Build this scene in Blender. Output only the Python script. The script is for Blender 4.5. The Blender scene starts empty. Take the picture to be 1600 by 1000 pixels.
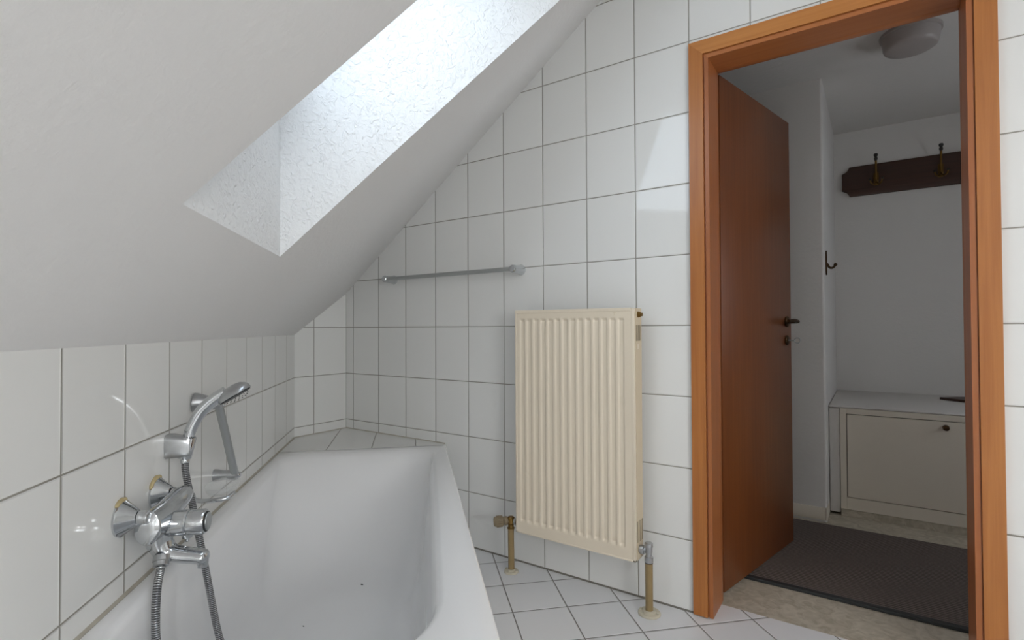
import bpy, bmesh, math, random
from mathutils import Vector, Matrix
random.seed(4)
SC = bpy.context.scene
COL = SC.collection

# ------------------------------------------------------------------ camera
CAMZ = 1.00306
F_PX, PITCH, YAW, ROLL = 823.2272, 0.01444, -0.60045, -0.00435
cam_d = bpy.data.cameras.new('camera'); cam = bpy.data.objects.new('camera', cam_d); COL.objects.link(cam)
cam_d.sensor_width = 36.0; cam_d.lens = 36.0 * F_PX / 1600.0
cam_d.clip_start = 0.02; cam_d.clip_end = 60
cam.location = (0, 0, CAMZ)
fwd = Vector((math.sin(YAW) * math.cos(PITCH), math.cos(YAW) * math.cos(PITCH), math.sin(PITCH)))
rgt = Vector((math.cos(YAW), -math.sin(YAW), 0)); up = rgt.cross(fwd)
R0 = Matrix((rgt, up, -fwd)).transposed()
cam.rotation_euler = (R0 @ Matrix.Rotation(ROLL, 3, 'Z')).to_euler()
SC.camera = cam

# ------------------------------------------------------------------ world, daylight, exposure
wd = bpy.data.worlds.new('world'); SC.world = wd; wd.use_nodes = True
bg = wd.node_tree.nodes['Background']
bg.inputs[0].default_value = (0.77, 0.875, 1.0, 1); bg.inputs[1].default_value = 6.4
SC.view_settings.view_transform = 'Standard'; SC.view_settings.look = 'None'
SC.view_settings.gamma = 1.0; SC.view_settings.use_curve_mapping = False
SC.view_settings.exposure = -0.6

# ------------------------------------------------------------------ room frame
D = 1.895            # back wall plane (y)
XC = -2.414          # short wall plane (x)
LB = 0.318           # length of the short wall
AN = 0.7868          # heading of the wall along the tub
PC = Vector((XC, D - LB, 0))
CV = Vector((math.sin(AN), -math.cos(AN), 0))   # along the tub wall, towards the camera
NC = Vector((math.cos(AN), math.sin(AN), 0))    # out of the tub wall
SZ = 0.971           # height where the slope starts
CEIL = 2.285
def W(t, n, z): return PC + CV * t + NC * n + Vector((0, 0, z))
def WD(t, n, z): return (CV * t + NC * n + Vector((0, 0, z)))
def XYZ(x, y, z): return Vector((x, y, z))
TW, TH, ZROW = 0.20278, 0.253, 1.008
MATC = (W(0,0,0))

# portals: the sky comes in through the roof window and the added hall window
def portal(name, center, xdir, ydir, sx, sy):
    l = bpy.data.lights.new(name, 'AREA'); l.shape = 'RECTANGLE'; l.size = sx; l.size_y = sy
    l.cycles.is_portal = True
    o = bpy.data.objects.new(name, l); COL.objects.link(o)
    z = xdir.cross(ydir).normalized()
    o.matrix_world = Matrix.Translation(center) @ Matrix((xdir.normalized(), ydir.normalized(), z)).transposed().to_4x4()
T0, T1, N0, N1, HW = 1.285, 1.910, 0.230, 1.205, 0.48
_c = W((T0+T1)/2, (N0 + N1-HW)/2, SZ + HW + (N0+N1-HW)/2)
_sd = (NC + Vector((0,0,1))).normalized()
portal('roof_window_daylight', _c, CV, _sd, T1-T0, (N1-HW-N0)*math.sqrt(2))
def area(name, loc, direction, sx, sy, power, col):
    l = bpy.data.lights.new(name, 'AREA'); l.shape = 'RECTANGLE'; l.size = sx; l.size_y = sy; l.energy = power; l.color = col
    o = bpy.data.objects.new(name, l); COL.objects.link(o); o.location = loc
    o.rotation_euler = Vector(direction).to_track_quat('-Z', 'Y').to_euler(); return o
# fill light at an added ceiling panel, unseen behind the camera
FILL_XY = (1.15, -.25)
area('added_ceiling_fill', (FILL_XY[0], FILL_XY[1], 2.245), (0, 0, -1), .56, 1.16, 34, (1.0, .96, .92))
# fill light outside an added window in the unseen right-hand wall
area('added_side_fill', (2.66, -.75, 1.42), (-1, 0, 0), 1.0, 1.0, 54, (1.0, .965, .93))
area('added_hall_daylight', (1.76, 2.72, 1.35), (-1, 0, 0), .62, .88, 4.8, (1.0, .94, .90))  # unseen hall window light, added to brighten the hall from the right

# ------------------------------------------------------------------ materials
def srgb(r, g, b):
    f = lambda c: (c/255/12.92) if c/255 <= .04045 else ((c/255+.055)/1.055)**2.4
    return (f(r), f(g), f(b), 1)
class M:
    def __init__(s, name):
        s.m = bpy.data.materials.new(name); s.m.use_nodes = True
        s.nt = s.m.node_tree; s.b = s.nt.nodes['Principled BSDF']
    def n(s, t, **k):
        nd = s.nt.nodes.new(t)
        for a, v in k.items(): setattr(nd, a, v)
        return nd
    def l(s, a, b): s.nt.links.new(a, b)
    def math(s, op, a, b=None, c=None, clamp=False):
        nd = s.n('ShaderNodeMath', operation=op); nd.use_clamp = clamp
        for i, v in enumerate((a, b, c)):
            if v is None: continue
            if isinstance(v, (int, float)): nd.inputs[i].default_value = v
            else: s.l(v, nd.inputs[i])
        return nd.outputs[0]
    def mix(s, f, a, b):
        nd = s.n('ShaderNodeMix', data_type='RGBA')
        for i, v in ((0, f), (6, a), (7, b)):
            if isinstance(v, (int, float, tuple)): nd.inputs[i].default_value = v
            else: s.l(v, nd.inputs[i])
        return nd.outputs[2]
def simple(name, col, rough=.5, metal=0., coat=0., spec=.5, noise=0., nscale=20.):
    m = M(name); b = m.b
    b.inputs['Base Color'].default_value = col; b.inputs['Roughness'].default_value = rough
    b.inputs['Metallic'].default_value = metal; b.inputs['Coat Weight'].default_value = coat
    b.inputs['Coat Roughness'].default_value = .08
    b.inputs['Specular IOR Level'].default_value = spec
    if noise:
        tc = m.n('ShaderNodeTexCoord'); nz = m.n('ShaderNodeTexNoise'); nz.inputs['Scale'].default_value = nscale
        nz.inputs['Detail'].default_value = 4
        m.l(tc.outputs['Object'], nz.inputs['Vector'])
        d = tuple(c*(1-noise) for c in col[:3]) + (1,)
        m.l(m.mix(nz.outputs['Fac'], d, col), b.inputs['Base Color'])
    return m.m
def tile_mat(name, col, tw, th, gw, grout, rough=.06, uneven=.35):
    m = M(name); b = m.b
    uv = m.n('ShaderNodeUVMap'); sp = m.n('ShaderNodeSeparateXYZ'); m.l(uv.outputs[0], sp.inputs[0])
    masks = []
    for o, w in ((0, tw), (1, th)):
        fr = m.math('FRACT', sp.outputs[o]); d = m.math('ABSOLUTE', m.math('SUBTRACT', fr, .5))
        dist = m.math('MULTIPLY', m.math('SUBTRACT', .5, d), w)       # metres to the joint centre
        mr = m.n('ShaderNodeMapRange'); m.l(dist, mr.inputs[0])
        mr.inputs[1].default_value = gw*.42; mr.inputs[2].default_value = gw*.62
        mr.inputs[3].default_value = 1; mr.inputs[4].default_value = 0
        mh = m.n('ShaderNodeMapRange'); m.l(dist, mh.inputs[0]); mh.interpolation_type = 'SMOOTHSTEP'
        mh.inputs[1].default_value = gw*.4; mh.inputs[2].default_value = gw*1.5
        masks.append((mr.outputs[0], mh.outputs[0]))
    g = m.math('MAXIMUM', masks[0][0], masks[1][0]); h = m.math('MINIMUM', masks[0][1], masks[1][1])
    # slight tone change from tile to tile
    cb = m.n('ShaderNodeCombineXYZ')
    m.l(m.math('FLOOR', sp.outputs[0]), cb.inputs[0]); m.l(m.math('FLOOR', sp.outputs[1]), cb.inputs[1])
    wn = m.n('ShaderNodeTexWhiteNoise'); m.l(cb.outputs[0], wn.inputs[0])
    c2 = tuple(c*.965 for c in col[:3]) + (1,)
    tc = m.n('ShaderNodeTexCoord'); nz = m.n('ShaderNodeTexNoise'); nz.inputs['Scale'].default_value = 9
    m.l(tc.outputs['Object'], nz.inputs['Vector'])
    gcol = m.mix(nz.outputs['Fac'], tuple(c*.8 for c in grout[:3])+(1,), tuple(min(1, c*1.25) for c in grout[:3])+(1,))
    m.l(m.mix(g, m.mix(wn.outputs[0], c2, col), gcol), b.inputs['Base Color'])
    m.l(m.math('MULTIPLY_ADD', g, .6, rough), b.inputs['Roughness'])
    b.inputs['Specular IOR Level'].default_value = .5
    nz2 = m.n('ShaderNodeTexNoise'); nz2.inputs['Scale'].default_value = 5; m.l(tc.outputs['Object'], nz2.inputs['Vector'])
    hh = m.math('ADD', m.math('MULTIPLY', h, 1.0), m.math('MULTIPLY', nz2.outputs['Fac'], uneven))
    bp = m.n('ShaderNodeBump'); bp.inputs['Strength'].default_value = 1; bp.inputs['Distance'].default_value = .0012
    m.l(hh, bp.inputs['Height']); m.l(bp.outputs[0], b.inputs['Normal'])
    return m.m
def plaster(name, col, scale, dist, rough=.85, coarse=0.):
    m = M(name); b = m.b; b.inputs['Base Color'].default_value = col; b.inputs['Roughness'].default_value = rough
    b.inputs['Specular IOR Level'].default_value = .25
    tc = m.n('ShaderNodeTexCoord'); nz = m.n('ShaderNodeTexNoise'); nz.inputs['Scale'].default_value = scale
    nz.inputs['Detail'].default_value = 5; nz.inputs['Roughness'].default_value = .55
    m.l(tc.outputs['Object'], nz.inputs['Vector'])
    h = nz.outputs['Fac']
    if coarse:
        n3 = m.n('ShaderNodeTexNoise'); n3.inputs['Scale'].default_value = scale*.55; n3.inputs['Detail'].default_value = 6
        n3.inputs['Distortion'].default_value = 1.2; m.l(tc.outputs['Object'], n3.inputs['Vector'])
        mr = m.n('ShaderNodeMapRange'); mr.inputs[1].default_value = .5; mr.inputs[2].default_value = .66
        mr.inputs[3].default_value = 0; mr.inputs[4].default_value = coarse
        m.l(n3.outputs['Fac'], mr.inputs[0]); h = m.math('ADD', h, mr.outputs[0])
    bp = m.n('ShaderNodeBump'); bp.inputs['Distance'].default_value = dist; bp.inputs['Strength'].default_value = 1
    m.l(h, bp.inputs['Height']); m.l(bp.outputs[0], b.inputs['Normal'])
    return m.m
def wood(name, c1, c2, axis=2, rough=.42, coat=.25, scale=1.0):
    m = M(name); b = m.b
    tc = m.n('ShaderNodeTexCoord'); mp = m.n('ShaderNodeMapping')
    s = [70*scale]*3; s[axis] = 2.2*scale; mp.inputs['Scale'].default_value = s
    m.l(tc.outputs['Object'], mp.inputs['Vector'])
    nz = m.n('ShaderNodeTexNoise'); nz.inputs['Scale'].default_value = 1; nz.inputs['Detail'].default_value = 6; nz.inputs['Roughness'].default_value = .6
    nz.inputs['Distortion'].default_value = .4
    m.l(mp.outputs[0], nz.inputs['Vector'])
    mp2 = m.n('ShaderNodeMapping'); s2 = [6*scale]*3; s2[axis] = .9*scale; mp2.inputs['Scale'].default_value = s2
    m.l(tc.outputs['Object'], mp2.inputs['Vector'])
    n2 = m.n('ShaderNodeTexNoise'); n2.inputs['Scale'].default_value = 1; n2.inputs['Detail'].default_value = 2; m.l(mp2.outputs[0], n2.inputs['Vector'])
    f = m.math('ADD', m.math('MULTIPLY', nz.outputs['Fac'], .65), m.math('MULTIPLY', n2.outputs['Fac'], .35))
    mr = m.n('ShaderNodeMapRange'); mr.inputs[1].default_value = .32; mr.inputs[2].default_value = .68; m.l(f, mr.inputs[0])
    m.l(m.mix(mr.outputs[0], c1, c2), b.inputs['Base Color'])
    b.inputs['Roughness'].default_value = rough; b.inputs['Coat Weight'].default_value = coat; b.inputs['Coat Roughness'].default_value = .25
    bp = m.n('ShaderNodeBump'); bp.inputs['Distance'].default_value = .0003; m.l(nz.outputs['Fac'], bp.inputs['Height']); m.l(bp.outputs[0], b.inputs['Normal'])
    return m.m

GROUT = (.30, .285, .25, 1)
m_tile = tile_mat('white_wall_tile', (.86, .86, .84, 1), TW, TH, .0034, GROUT)
m_floor = tile_mat('white_floor_tile', (.78, .78, .79, 1), .2, .2, .0040, (.20, .19, .175, 1), rough=.3)
m_deck = tile_mat('deck_tile', (.84, .84, .82, 1), .2, .25, .0036, (.24, .225, .20, 1), rough=.14)
m_slope = plaster('woodchip_paint', (.86, .85, .84, 1), 60, .0013, coarse=.12)
m_shaft = plaster('rough_plaster', (.87, .87, .865, 1), 90, .0024, coarse=.6)
m_hall = plaster('hall_wall_paint', (.72, .69, .66, 1), 45, .002)
m_enamel = simple('white_enamel', (.92, .92, .925, 1), rough=.16, coat=.5)
m_chrome = simple('chrome', (.62, .64, .66, 1), rough=.12, metal=1)
m_chrome_dull = simple('dull_chrome', (.58, .595, .61, 1), rough=.28, metal=1, noise=.25, nscale=60)
m_alu = simple('satin_metal', (.50, .52, .52, 1), rough=.34, metal=1)
m_dark = simple('dark_rubber', (.025, .028, .03, 1), rough=.5)
m_sealant = simple('yellow_sealant', srgb(206, 188, 142), rough=.7, noise=.3, nscale=90)
m_cream = simple('cream_radiator_enamel', srgb(232, 219, 198), rough=.38, coat=.15)
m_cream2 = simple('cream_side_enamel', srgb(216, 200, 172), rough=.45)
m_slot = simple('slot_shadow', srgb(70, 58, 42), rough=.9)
m_pipe = simple('ochre_painted_pipe', srgb(158, 135, 94), rough=.45, noise=.25, nscale=30)
m_knobt = simple('beige_thermostat_plastic', srgb(146, 130, 104), rough=.55, noise=.3, nscale=80)
m_rosette = simple('cream_plastic_rosette', srgb(206, 198, 178), rough=.6, noise=.12, nscale=60)
m_brass = simple('aged_brass', srgb(150, 120, 70), rough=.35, metal=1, noise=.4, nscale=50)
m_brassa = simple('darkened_brass', srgb(128, 98, 52), rough=.4, metal=1, noise=.5, nscale=60)
m_brassd = simple('dark_bronze', srgb(80, 62, 44), rough=.45, metal=1)
m_casing = wood('orange_oak_veneer', srgb(164, 96, 38), srgb(192, 124, 60))
m_casingh = wood('orange_oak_veneer_across', srgb(182, 112, 50), srgb(206, 140, 74), axis=0)
m_jamb = wood('jamb_veneer', srgb(158, 90, 44), srgb(174, 106, 56))
m_door = wood('door_leaf_veneer', srgb(102, 52, 19), srgb(120, 66, 27), rough=.4, coat=.15)
m_walnut = wood('dark_stained_wood', srgb(50, 26, 15), srgb(70, 38, 22), axis=0, rough=.5)
m_black = simple('black_knob', (.012, .010, .009, 1), rough=.4)
m_cup = simple('cupboard_paint', srgb(222, 212, 196), rough=.6, noise=.06, nscale=8)
m_lampglass = simple('opal_lamp_shade', srgb(172, 164, 160), rough=.4)
m_white_pl = simple('white_window_paint', (.8, .8, .8, 1), rough=.4)
m_caulk = simple('grey_silicone', srgb(196, 190, 176), rough=.6, noise=.3, nscale=40)
m_caulkd = simple('dark_joint', srgb(128, 124, 116), rough=.8, noise=.3, nscale=30)

def mk_lino():
    m = M('marbled_lino'); tc = m.n('ShaderNodeTexCoord'); nz = m.n('ShaderNodeTexNoise')
    nz.inputs['Scale'].default_value = 22; nz.inputs['Detail'].default_value = 8; nz.inputs['Distortion'].default_value = 1.6
    m.l(tc.outputs['Object'], nz.inputs['Vector'])
    mr = m.n('ShaderNodeMapRange'); mr.inputs[1].default_value = .35; mr.inputs[2].default_value = .65; m.l(nz.outputs['Fac'], mr.inputs[0])
    m.l(m.mix(mr.outputs[0], srgb(168, 158, 140), srgb(196, 187, 170)), m.b.inputs['Base Color']); m.b.inputs['Roughness'].default_value = .5
    return m.m
m_lino = mk_lino()
def mk_mat():
    m = M('ribbed_mat'); tc = m.n('ShaderNodeTexCoord'); mp = m.n('ShaderNodeMapping')
    m.l(tc.outputs['Object'], mp.inputs['Vector'])
    wv = m.n('ShaderNodeTexWave', bands_direction='Y'); wv.inputs['Scale'].default_value = 22; wv.inputs['Distortion'].default_value = .6
    wv.inputs['Detail'].default_value = 2; wv.inputs['Detail Scale'].default_value = 3
    m.l(mp.outputs[0], wv.inputs['Vector'])
    nz = m.n('ShaderNodeTexNoise'); nz.inputs['Scale'].default_value = 160; nz.inputs['Detail'].default_value = 3; m.l(tc.outputs['Object'], nz.inputs['Vector'])
    f = m.math('MULTIPLY', wv.outputs['Fac'], nz.outputs['Fac'])
    m.l(m.mix(f, srgb(66, 58, 54), srgb(150, 134, 126)), m.b.inputs['Base Color']); m.b.inputs['Roughness'].default_value = .95
    bp = m.n('ShaderNodeBump'); bp.inputs['Distance'].default_value = .002; m.l(f, bp.inputs['Height']); m.l(bp.outputs[0], m.b.inputs['Normal'])
    return m.m
m_mat = mk_mat()
def mk_clear(name, tint, gloss=.12):
    m = M(name); nt = m.nt; tr = m.n('ShaderNodeBsdfTransparent'); gl = m.n('ShaderNodeBsdfGlossy'); mx = m.n('ShaderNodeMixShader')
    tr.inputs[0].default_value = tint; gl.inputs['Roughness'].default_value = .05; mx.inputs[0].default_value = gloss
    m.l(tr.outputs[0], mx.inputs[1]); m.l(gl.outputs[0], mx.inputs[2])
    m.l(mx.outputs[0], nt.nodes['Material Output'].inputs[0]); return m.m
m_glass = mk_clear('window_glass', (.97, .98, .98, 1), .05)
def mk_frost():
    m = M('clear_plastic'); b = m.b; b.inputs['Base Color'].default_value = (.88, .90, .89, 1)
    b.inputs['Roughness'].default_value = .15; b.inputs['Alpha'].default_value = .22; return m.m
m_clear = mk_frost()
def mk_hose():
    m = M('metal_hose'); b = m.b; b.inputs['Metallic'].default_value = 1; b.inputs['Roughness'].default_value = .25
    uv = m.n('ShaderNodeUVMap'); sp = m.n('ShaderNodeSeparateXYZ'); m.l(uv.outputs[0], sp.inputs[0])
    s = m.math('SINE', m.math('MULTIPLY', m.math('MULTIPLY_ADD', sp.outputs[0], .0045, sp.outputs[1]), 2*math.pi/.0045))
    mr = m.n('ShaderNodeMapRange'); mr.inputs[1].default_value = -1; m.l(s, mr.inputs[0])
    m.l(m.mix(mr.outputs[0], (.16, .165, .17, 1), (.66, .67, .68, 1)), b.inputs['Base Color'])
    bp = m.n('ShaderNodeBump'); bp.inputs['Distance'].default_value = .0012; m.l(s, bp.inputs['Height']); m.l(bp.outputs[0], b.inputs['Normal'])
    return m.m
m_hose = mk_hose()

# ------------------------------------------------------------------ mesh helpers
def obj(name, bm, mat, parent=None, smooth=False, origin=None, recalc=True):
    """link bm (world coordinates) as one object; its origin is the parent's, or the one given"""
    if recalc: bmesh.ops.recalc_face_normals(bm, faces=bm.faces)
    root = Vector((0, 0, 0))
    if parent is not None:
        p = parent
        while p is not None: root = root + p.location; p = p.parent
    elif origin is not None: root = Vector(origin)
    bmesh.ops.translate(bm, verts=bm.verts, vec=-root)
    me = bpy.data.meshes.new(name); bm.to_mesh(me); bm.free()
    mats = mat if isinstance(mat, (list, tuple)) else [mat]
    for q in mats: me.materials.append(q)
    if smooth is True:
        for p in me.polygons: p.use_smooth = True
    elif smooth:
        for p in me.polygons: p.use_smooth = True
        try: me.set_sharp_from_angle(angle=math.radians(smooth))
        except Exception: pass
    o = bpy.data.objects.new(name, me); COL.objects.link(o)
    if parent is not None: o.parent = parent
    else: o.location = root
    return o
def tag(o, label, cat, group=None):
    o['label'] = label; o['category'] = cat
    if group: o['group'] = group
    return o
def thing(name, label, cat, loc, group=None):
    o = bpy.data.objects.new(name, None); o.empty_display_size = .05; COL.objects.link(o); o.location = loc
    return tag(o, label, cat, group)
def struct(name, loc):
    o = bpy.data.objects.new(name, None); o.empty_display_size = .05; COL.objects.link(o); o.location = loc; o['kind'] = 'structure'; return o
def st(o): o['kind'] = 'structure'; return o
def BM(): 
    b = bmesh.new(); b.loops.layers.uv.new('UVMap'); return b
def poly(bm, pts, uvs=None, mi=0):
    vs = [bm.verts.new(p) for p in pts]; f = bm.faces.new(vs); f.material_index = mi
    if uvs:
        L = bm.loops.layers.uv.active
        for lp, u in zip(f.loops, uvs): lp[L].uv = u
    return f
def box(bm, fr, a, b, bev=0., seg=2, mi=0):
    """fr maps local (x,y,z) to the world; a, b opposite corners"""
    t = bmesh.new()
    vs = {}
    for i in (0, 1):
        for j in (0, 1):
            for k in (0, 1): vs[i, j, k] = t.verts.new((( a, b)[i][0], (a, b)[j][1], (a, b)[k][2]))
    for q in (((0,0,0),(0,1,0),(1,1,0),(1,0,0)), ((0,0,1),(1,0,1),(1,1,1),(0,1,1)), ((0,0,0),(1,0,0),(1,0,1),(0,0,1)),
              ((0,1,0),(0,1,1),(1,1,1),(1,1,0)), ((0,0,0),(0,0,1),(0,1,1),(0,1,0)), ((1,0,0),(1,1,0),(1,1,1),(1,0,1))):
        t.faces.new([vs[c] for c in q])
    if bev > 0: bmesh.ops.bevel(t, geom=list(t.edges), offset=bev, segments=seg, profile=.5, affect='EDGES')
    merge(bm, t, fr, mi)
def merge(bm, t, fr, mi=0):
    mp = {}
    for v in t.verts: mp[v] = bm.verts.new(fr(*v.co))
    for f in t.faces:
        nf = bm.faces.new([mp[v] for v in f.verts]); nf.material_index = mi
    t.free()
def frame(d):
    d = Vector(d).normalized(); u = Vector((0, 0, 1)) if abs(d.z) < .9 else Vector((1, 0, 0))
    a = d.cross(u).normalized(); return a, d.cross(a).normalized(), d
def lathe(bm, base, axis, prof, n=28, mi=0, sy=1.0, up=None):
    """prof: (distance along axis, radius)"""
    a, b, d = frame(axis)
    if up is not None:
        b = Vector(up).normalized(); a = b.cross(d).normalized()
    rings = []
    for s, r in prof:
        c = Vector(base) + d * s
        if r < 1e-6: rings.append([bm.verts.new(c)])
        else: rings.append([bm.verts.new(c + a*r*math.cos(q*2*math.pi/n) + b*r*sy*math.sin(q*2*math.pi/n)) for q in range(n)])
    for A, B in zip(rings, rings[1:]):
        for i in range(n):
            j = (i+1) % n
            if len(A) == 1 and len(B) == 1: continue
            if len(A) == 1: f = bm.faces.new((A[0], B[i], B[j]))
            elif len(B) == 1: f = bm.faces.new((A[i], B[0], A[j]))
            else: f = bm.faces.new((A[i], B[i], B[j], A[j]))
            f.material_index = mi
def closed(prof):
    p = list(prof)
    if p[0][1] > 1e-6: p.insert(0, (p[0][0], 0))
    if p[-1][1] > 1e-6: p.append((p[-1][0], 0))
    return p
def cyl(bm, p, q, r, n=24, bev=0.0, r2=None, mi=0):
    L = (Vector(q)-Vector(p)).length; r2 = r if r2 is None else r2
    if bev: pr = [(0, 0), (0, r-bev), (bev*.3, r-bev*.3), (bev, r), (L-bev, r2), (L-bev*.3, r2-bev*.3), (L, r2-bev), (L, 0)]
    else: pr = [(0, 0), (0, r), (L, r2), (L, 0)]
    lathe(bm, p, Vector(q)-Vector(p), pr, n, mi)
def smooth_path(pts, k=8):
    P = [Vector(p) for p in pts]; P = [2*P[0]-P[1]] + P + [2*P[-1]-P[-2]]; out = []
    for i in range(1, len(P)-2):
        a, b, c, d = P[i-1:i+3]
        for s in range(k):
            t = s/k
            out.append(.5*((2*b) + (c-a)*t + (2*a-5*b+4*c-d)*t*t + (3*b-a-3*c+d)*t**3))
    out.append(P[-2]); return out
def tube(bm, pts, r, n=14, radii=None, caps=True, flat=None, up0=None):
    """tube along pts with parallel transported frames; UV: u around, v metres along"""
    L = bm.loops.layers.uv.active
    a = None; rings = []; s = 0; ss = []
    for i, p in enumerate(pts):
        d = (pts[min(i+1, len(pts)-1)] - pts[max(i-1, 0)]).normalized()
        if a is None:
            if up0 is not None: a = (Vector(up0) - d*Vector(up0).dot(d)).normalized()
            else: a = frame(d)[0]
        else: a = (a - d*a.dot(d)).normalized()
        b = d.cross(a); rr = radii[i] if radii else r
        fb = flat[i] if flat else 1.0
        if i: s += (p-pts[i-1]).length
        ss.append(s)
        rings.append([bm.verts.new(p + a*rr*math.cos(q*2*math.pi/n) + b*rr*fb*math.sin(q*2*math.pi/n)) for q in range(n)])
    for k, (A, B) in enumerate(zip(rings, rings[1:])):
        for i in range(n):
            j = (i+1) % n; f = bm.faces.new((A[i], A[j], B[j], B[i]))
            if L:
                for lp, u in zip(f.loops, ((i/n, ss[k]), ((i+1)/n, ss[k]), ((i+1)/n, ss[k+1]), (i/n, ss[k+1]))): lp[L].uv = u
    if caps: bm.faces.new(rings[0][::-1]); bm.faces.new(rings[-1])
def prism(bm, outline, fr, z0, z1, mi=0, bev=0):
    """outline in local (x,y), extruded z0..z1"""
    t = bmesh.new(); A = [t.verts.new((x, y, z0)) for x, y in outline]; B = [t.verts.new((x, y, z1)) for x, y in outline]
    n = len(outline)
    t.faces.new(A[::-1]); t.faces.new(B)
    for i in range(n): t.faces.new((A[i], A[(i+1) % n], B[(i+1) % n], B[i]))
    if bev:
        es = [e for e in t.edges if (e.verts[0].co.z == e.verts[1].co.z)]
        bmesh.ops.bevel(t, geom=es, offset=bev, segments=2, profile=.5, affect='EDGES')
    merge(bm, t, fr, mi)
def dup(root, loc):
    r = root.copy(); COL.objects.link(r); r.location = loc
    for ch in list(root.children):
        c = ch.copy(); COL.objects.link(c); c.parent = r
        for g in ch.children:
            d = g.copy(); COL.objects.link(d); d.parent = c
    return r

# ================================================================== SETTING
YD = 2.03                     # hall face of the door wall
OX0, OX1, OZ = -.474, .235, 1.955   # hole in the wall for the door frame
def uvA(x, z): return ((x-(XC+.0595))/TW, (z-ZROW)/TH)
# back wall (tiled, with door hole), top edge follows the slope
bm = BM()
def n_of(x): return (Vector((x, D, 0))-PC).dot(NC)
def slope_z(x): return min(CEIL, SZ + n_of(x))
xk = XC + (CEIL-SZ-n_of(XC))/NC.x
pts = [(XC, 0), (OX0, 0), (OX0, CEIL), (xk, CEIL), (XC, slope_z(XC))]
poly(bm, [(x, D, z) for x, z in pts], [uvA(*p) for p in pts])
def quadA(x0, x1, z0, z1, v0=None, v1=None):
    u = [uvA(x0, z0), uvA(x1, z0), uvA(x1, z1), uvA(x0, z1)]
    if v0 is not None: u = [(u[0][0], v0), (u[1][0], v0), (u[2][0], v1), (u[3][0], v1)]
    poly(bm, [(x0, D, z0), (x1, D, z0), (x1, D, z1), (x0, D, z1)], u)
quadA(OX0, OX1, OZ, CEIL)
XR = 2.6
zs = [0, .2625, .450, .7905, ZROW]
vs_ = [.02, .98, 1.0, 2, 3]
zr = [(0, .10, .2, .999), (.10, .450, 0, 1), (.450, .7905, 0, 1), (.7905, ZROW, 0, 1), (ZROW, CEIL, 0, (CEIL-ZROW)/TH)]
for z0, z1, v0, v1 in zr: quadA(OX1, XR, z0, z1, v0, v1)
st(obj('wall_back', bm, m_tile, recalc=False))
# short wall B
bm = BM()
def zB(y): return SZ + (Vector((XC, y, 0))-PC).dot(NC)
ys = [D, D-.2047, D-LB]
for i in range(2):
    y0, y1 = ys[i], ys[i+1]; u0 = i; u1 = i + (ys[i]-ys[i+1])/.2047
    poly(bm, [(XC, y0, 0), (XC, y1, 0), (XC, y1, zB(y1)), (XC, y0, zB(y0))],
         [(u0, (0-ZROW)/TH), (u1, (0-ZROW)/TH), (u1, (zB(y1)-ZROW)/TH), (u0, (zB(y0)-ZROW)/TH)])
st(obj('wall_far', bm, m_tile, recalc=False))
# wall C along the tub
TEND = 4.7
bm = BM()
uc = lambda t: (t-.17566)/TW
poly(bm, [W(0,0,0), W(TEND,0,0), W(TEND,0,SZ), W(0,0,SZ)], [(uc(0), -ZROW/TH), (uc(TEND), -ZROW/TH), (uc(TEND), (SZ-ZROW)/TH), (uc(0), (SZ-ZROW)/TH)])
st(obj('wall_left', bm, m_tile, recalc=False))
# rear and right walls behind the camera
PE = W(TEND, 0, 0); YR = PE.y
bm = BM()
xkr = PE.x + (CEIL-SZ)/NC.x
pr_ = [(PE.x, 0), (XR, 0), (XR, CEIL), (xkr, CEIL), (PE.x, SZ)]
poly(bm, [(x, YR, z) for x, z in pr_], [uvA(*p) for p in pr_]); st(obj('wall_rear', bm, m_tile, recalc=False))
bm = BM(); SW = (-1.27, -.23, .90, 1.94)  # opening for the added side window that admits the fill light
for y0, y1, z0, z1 in ((YR, SW[0], 0, CEIL), (SW[1], D, 0, CEIL), (SW[0], SW[1], 0, SW[2]), (SW[0], SW[1], SW[3], CEIL)):
    poly(bm, [(XR, y0, z0), (XR, y1, z0), (XR, y1, z1), (XR, y0, z1)], [((y-YR)/TW, (z-ZROW)/TH) for y, z in ((y0, z0), (y1, z0), (y1, z1), (y0, z1))])
st(obj('wall_right', bm, m_tile, recalc=False))
# slope with roof-window hole, plus flat ceiling
NK = CEIL - SZ
def S(t, n): return W(t, n, SZ+n)
def n_to_plane_y(n, yv):   # t where the slope line at n meets y = yv
    return ((PC + NC*n).y - yv) / -CV.y
def slope_poly(t0f, t1f, n0, n1, bm):
    poly(bm, [S(t0f(n0), n0), S(t1f(n0), n0), S(t1f(n1), n1), S(t0f(n1), n1)])
bm = BM()
nB = (Vector((XC, D, 0))-PC).dot(NC)
def tlo(n):     # follows the short wall, then the back wall
    if n <= nB: return -(n/NC.x)*0 + ((XC - (PC+NC*n).x)/CV.x)
    return ((PC+NC*n).y - D)/-CV.y if False else (D-(PC+NC*n).y)/CV.y
def thi(n): return (YR-(PC+NC*n).y)/CV.y
cT0, cT1 = (lambda n: T0), (lambda n: T1)
slope_poly(tlo, thi, 0, nB, bm) if nB < N0 else None
slope_poly(tlo, thi, nB, N0, bm)
slope_poly(tlo, cT0, N0, N1, bm); slope_poly(cT1, thi, N0, N1, bm)
slope_poly(tlo, thi, N1, NK, bm)
bmesh.ops.remove_doubles(bm, verts=bm.verts, dist=1e-5)
st(obj('ceiling_slope', bm, m_slope))
bm = BM()
a_ = S(tlo(NK), NK); b_ = S(thi(NK), NK)
poly(bm, [a_, b_, (XR, YR, CEIL), (XR, D, CEIL)])
st(obj('ceiling', bm, m_slope))
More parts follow.
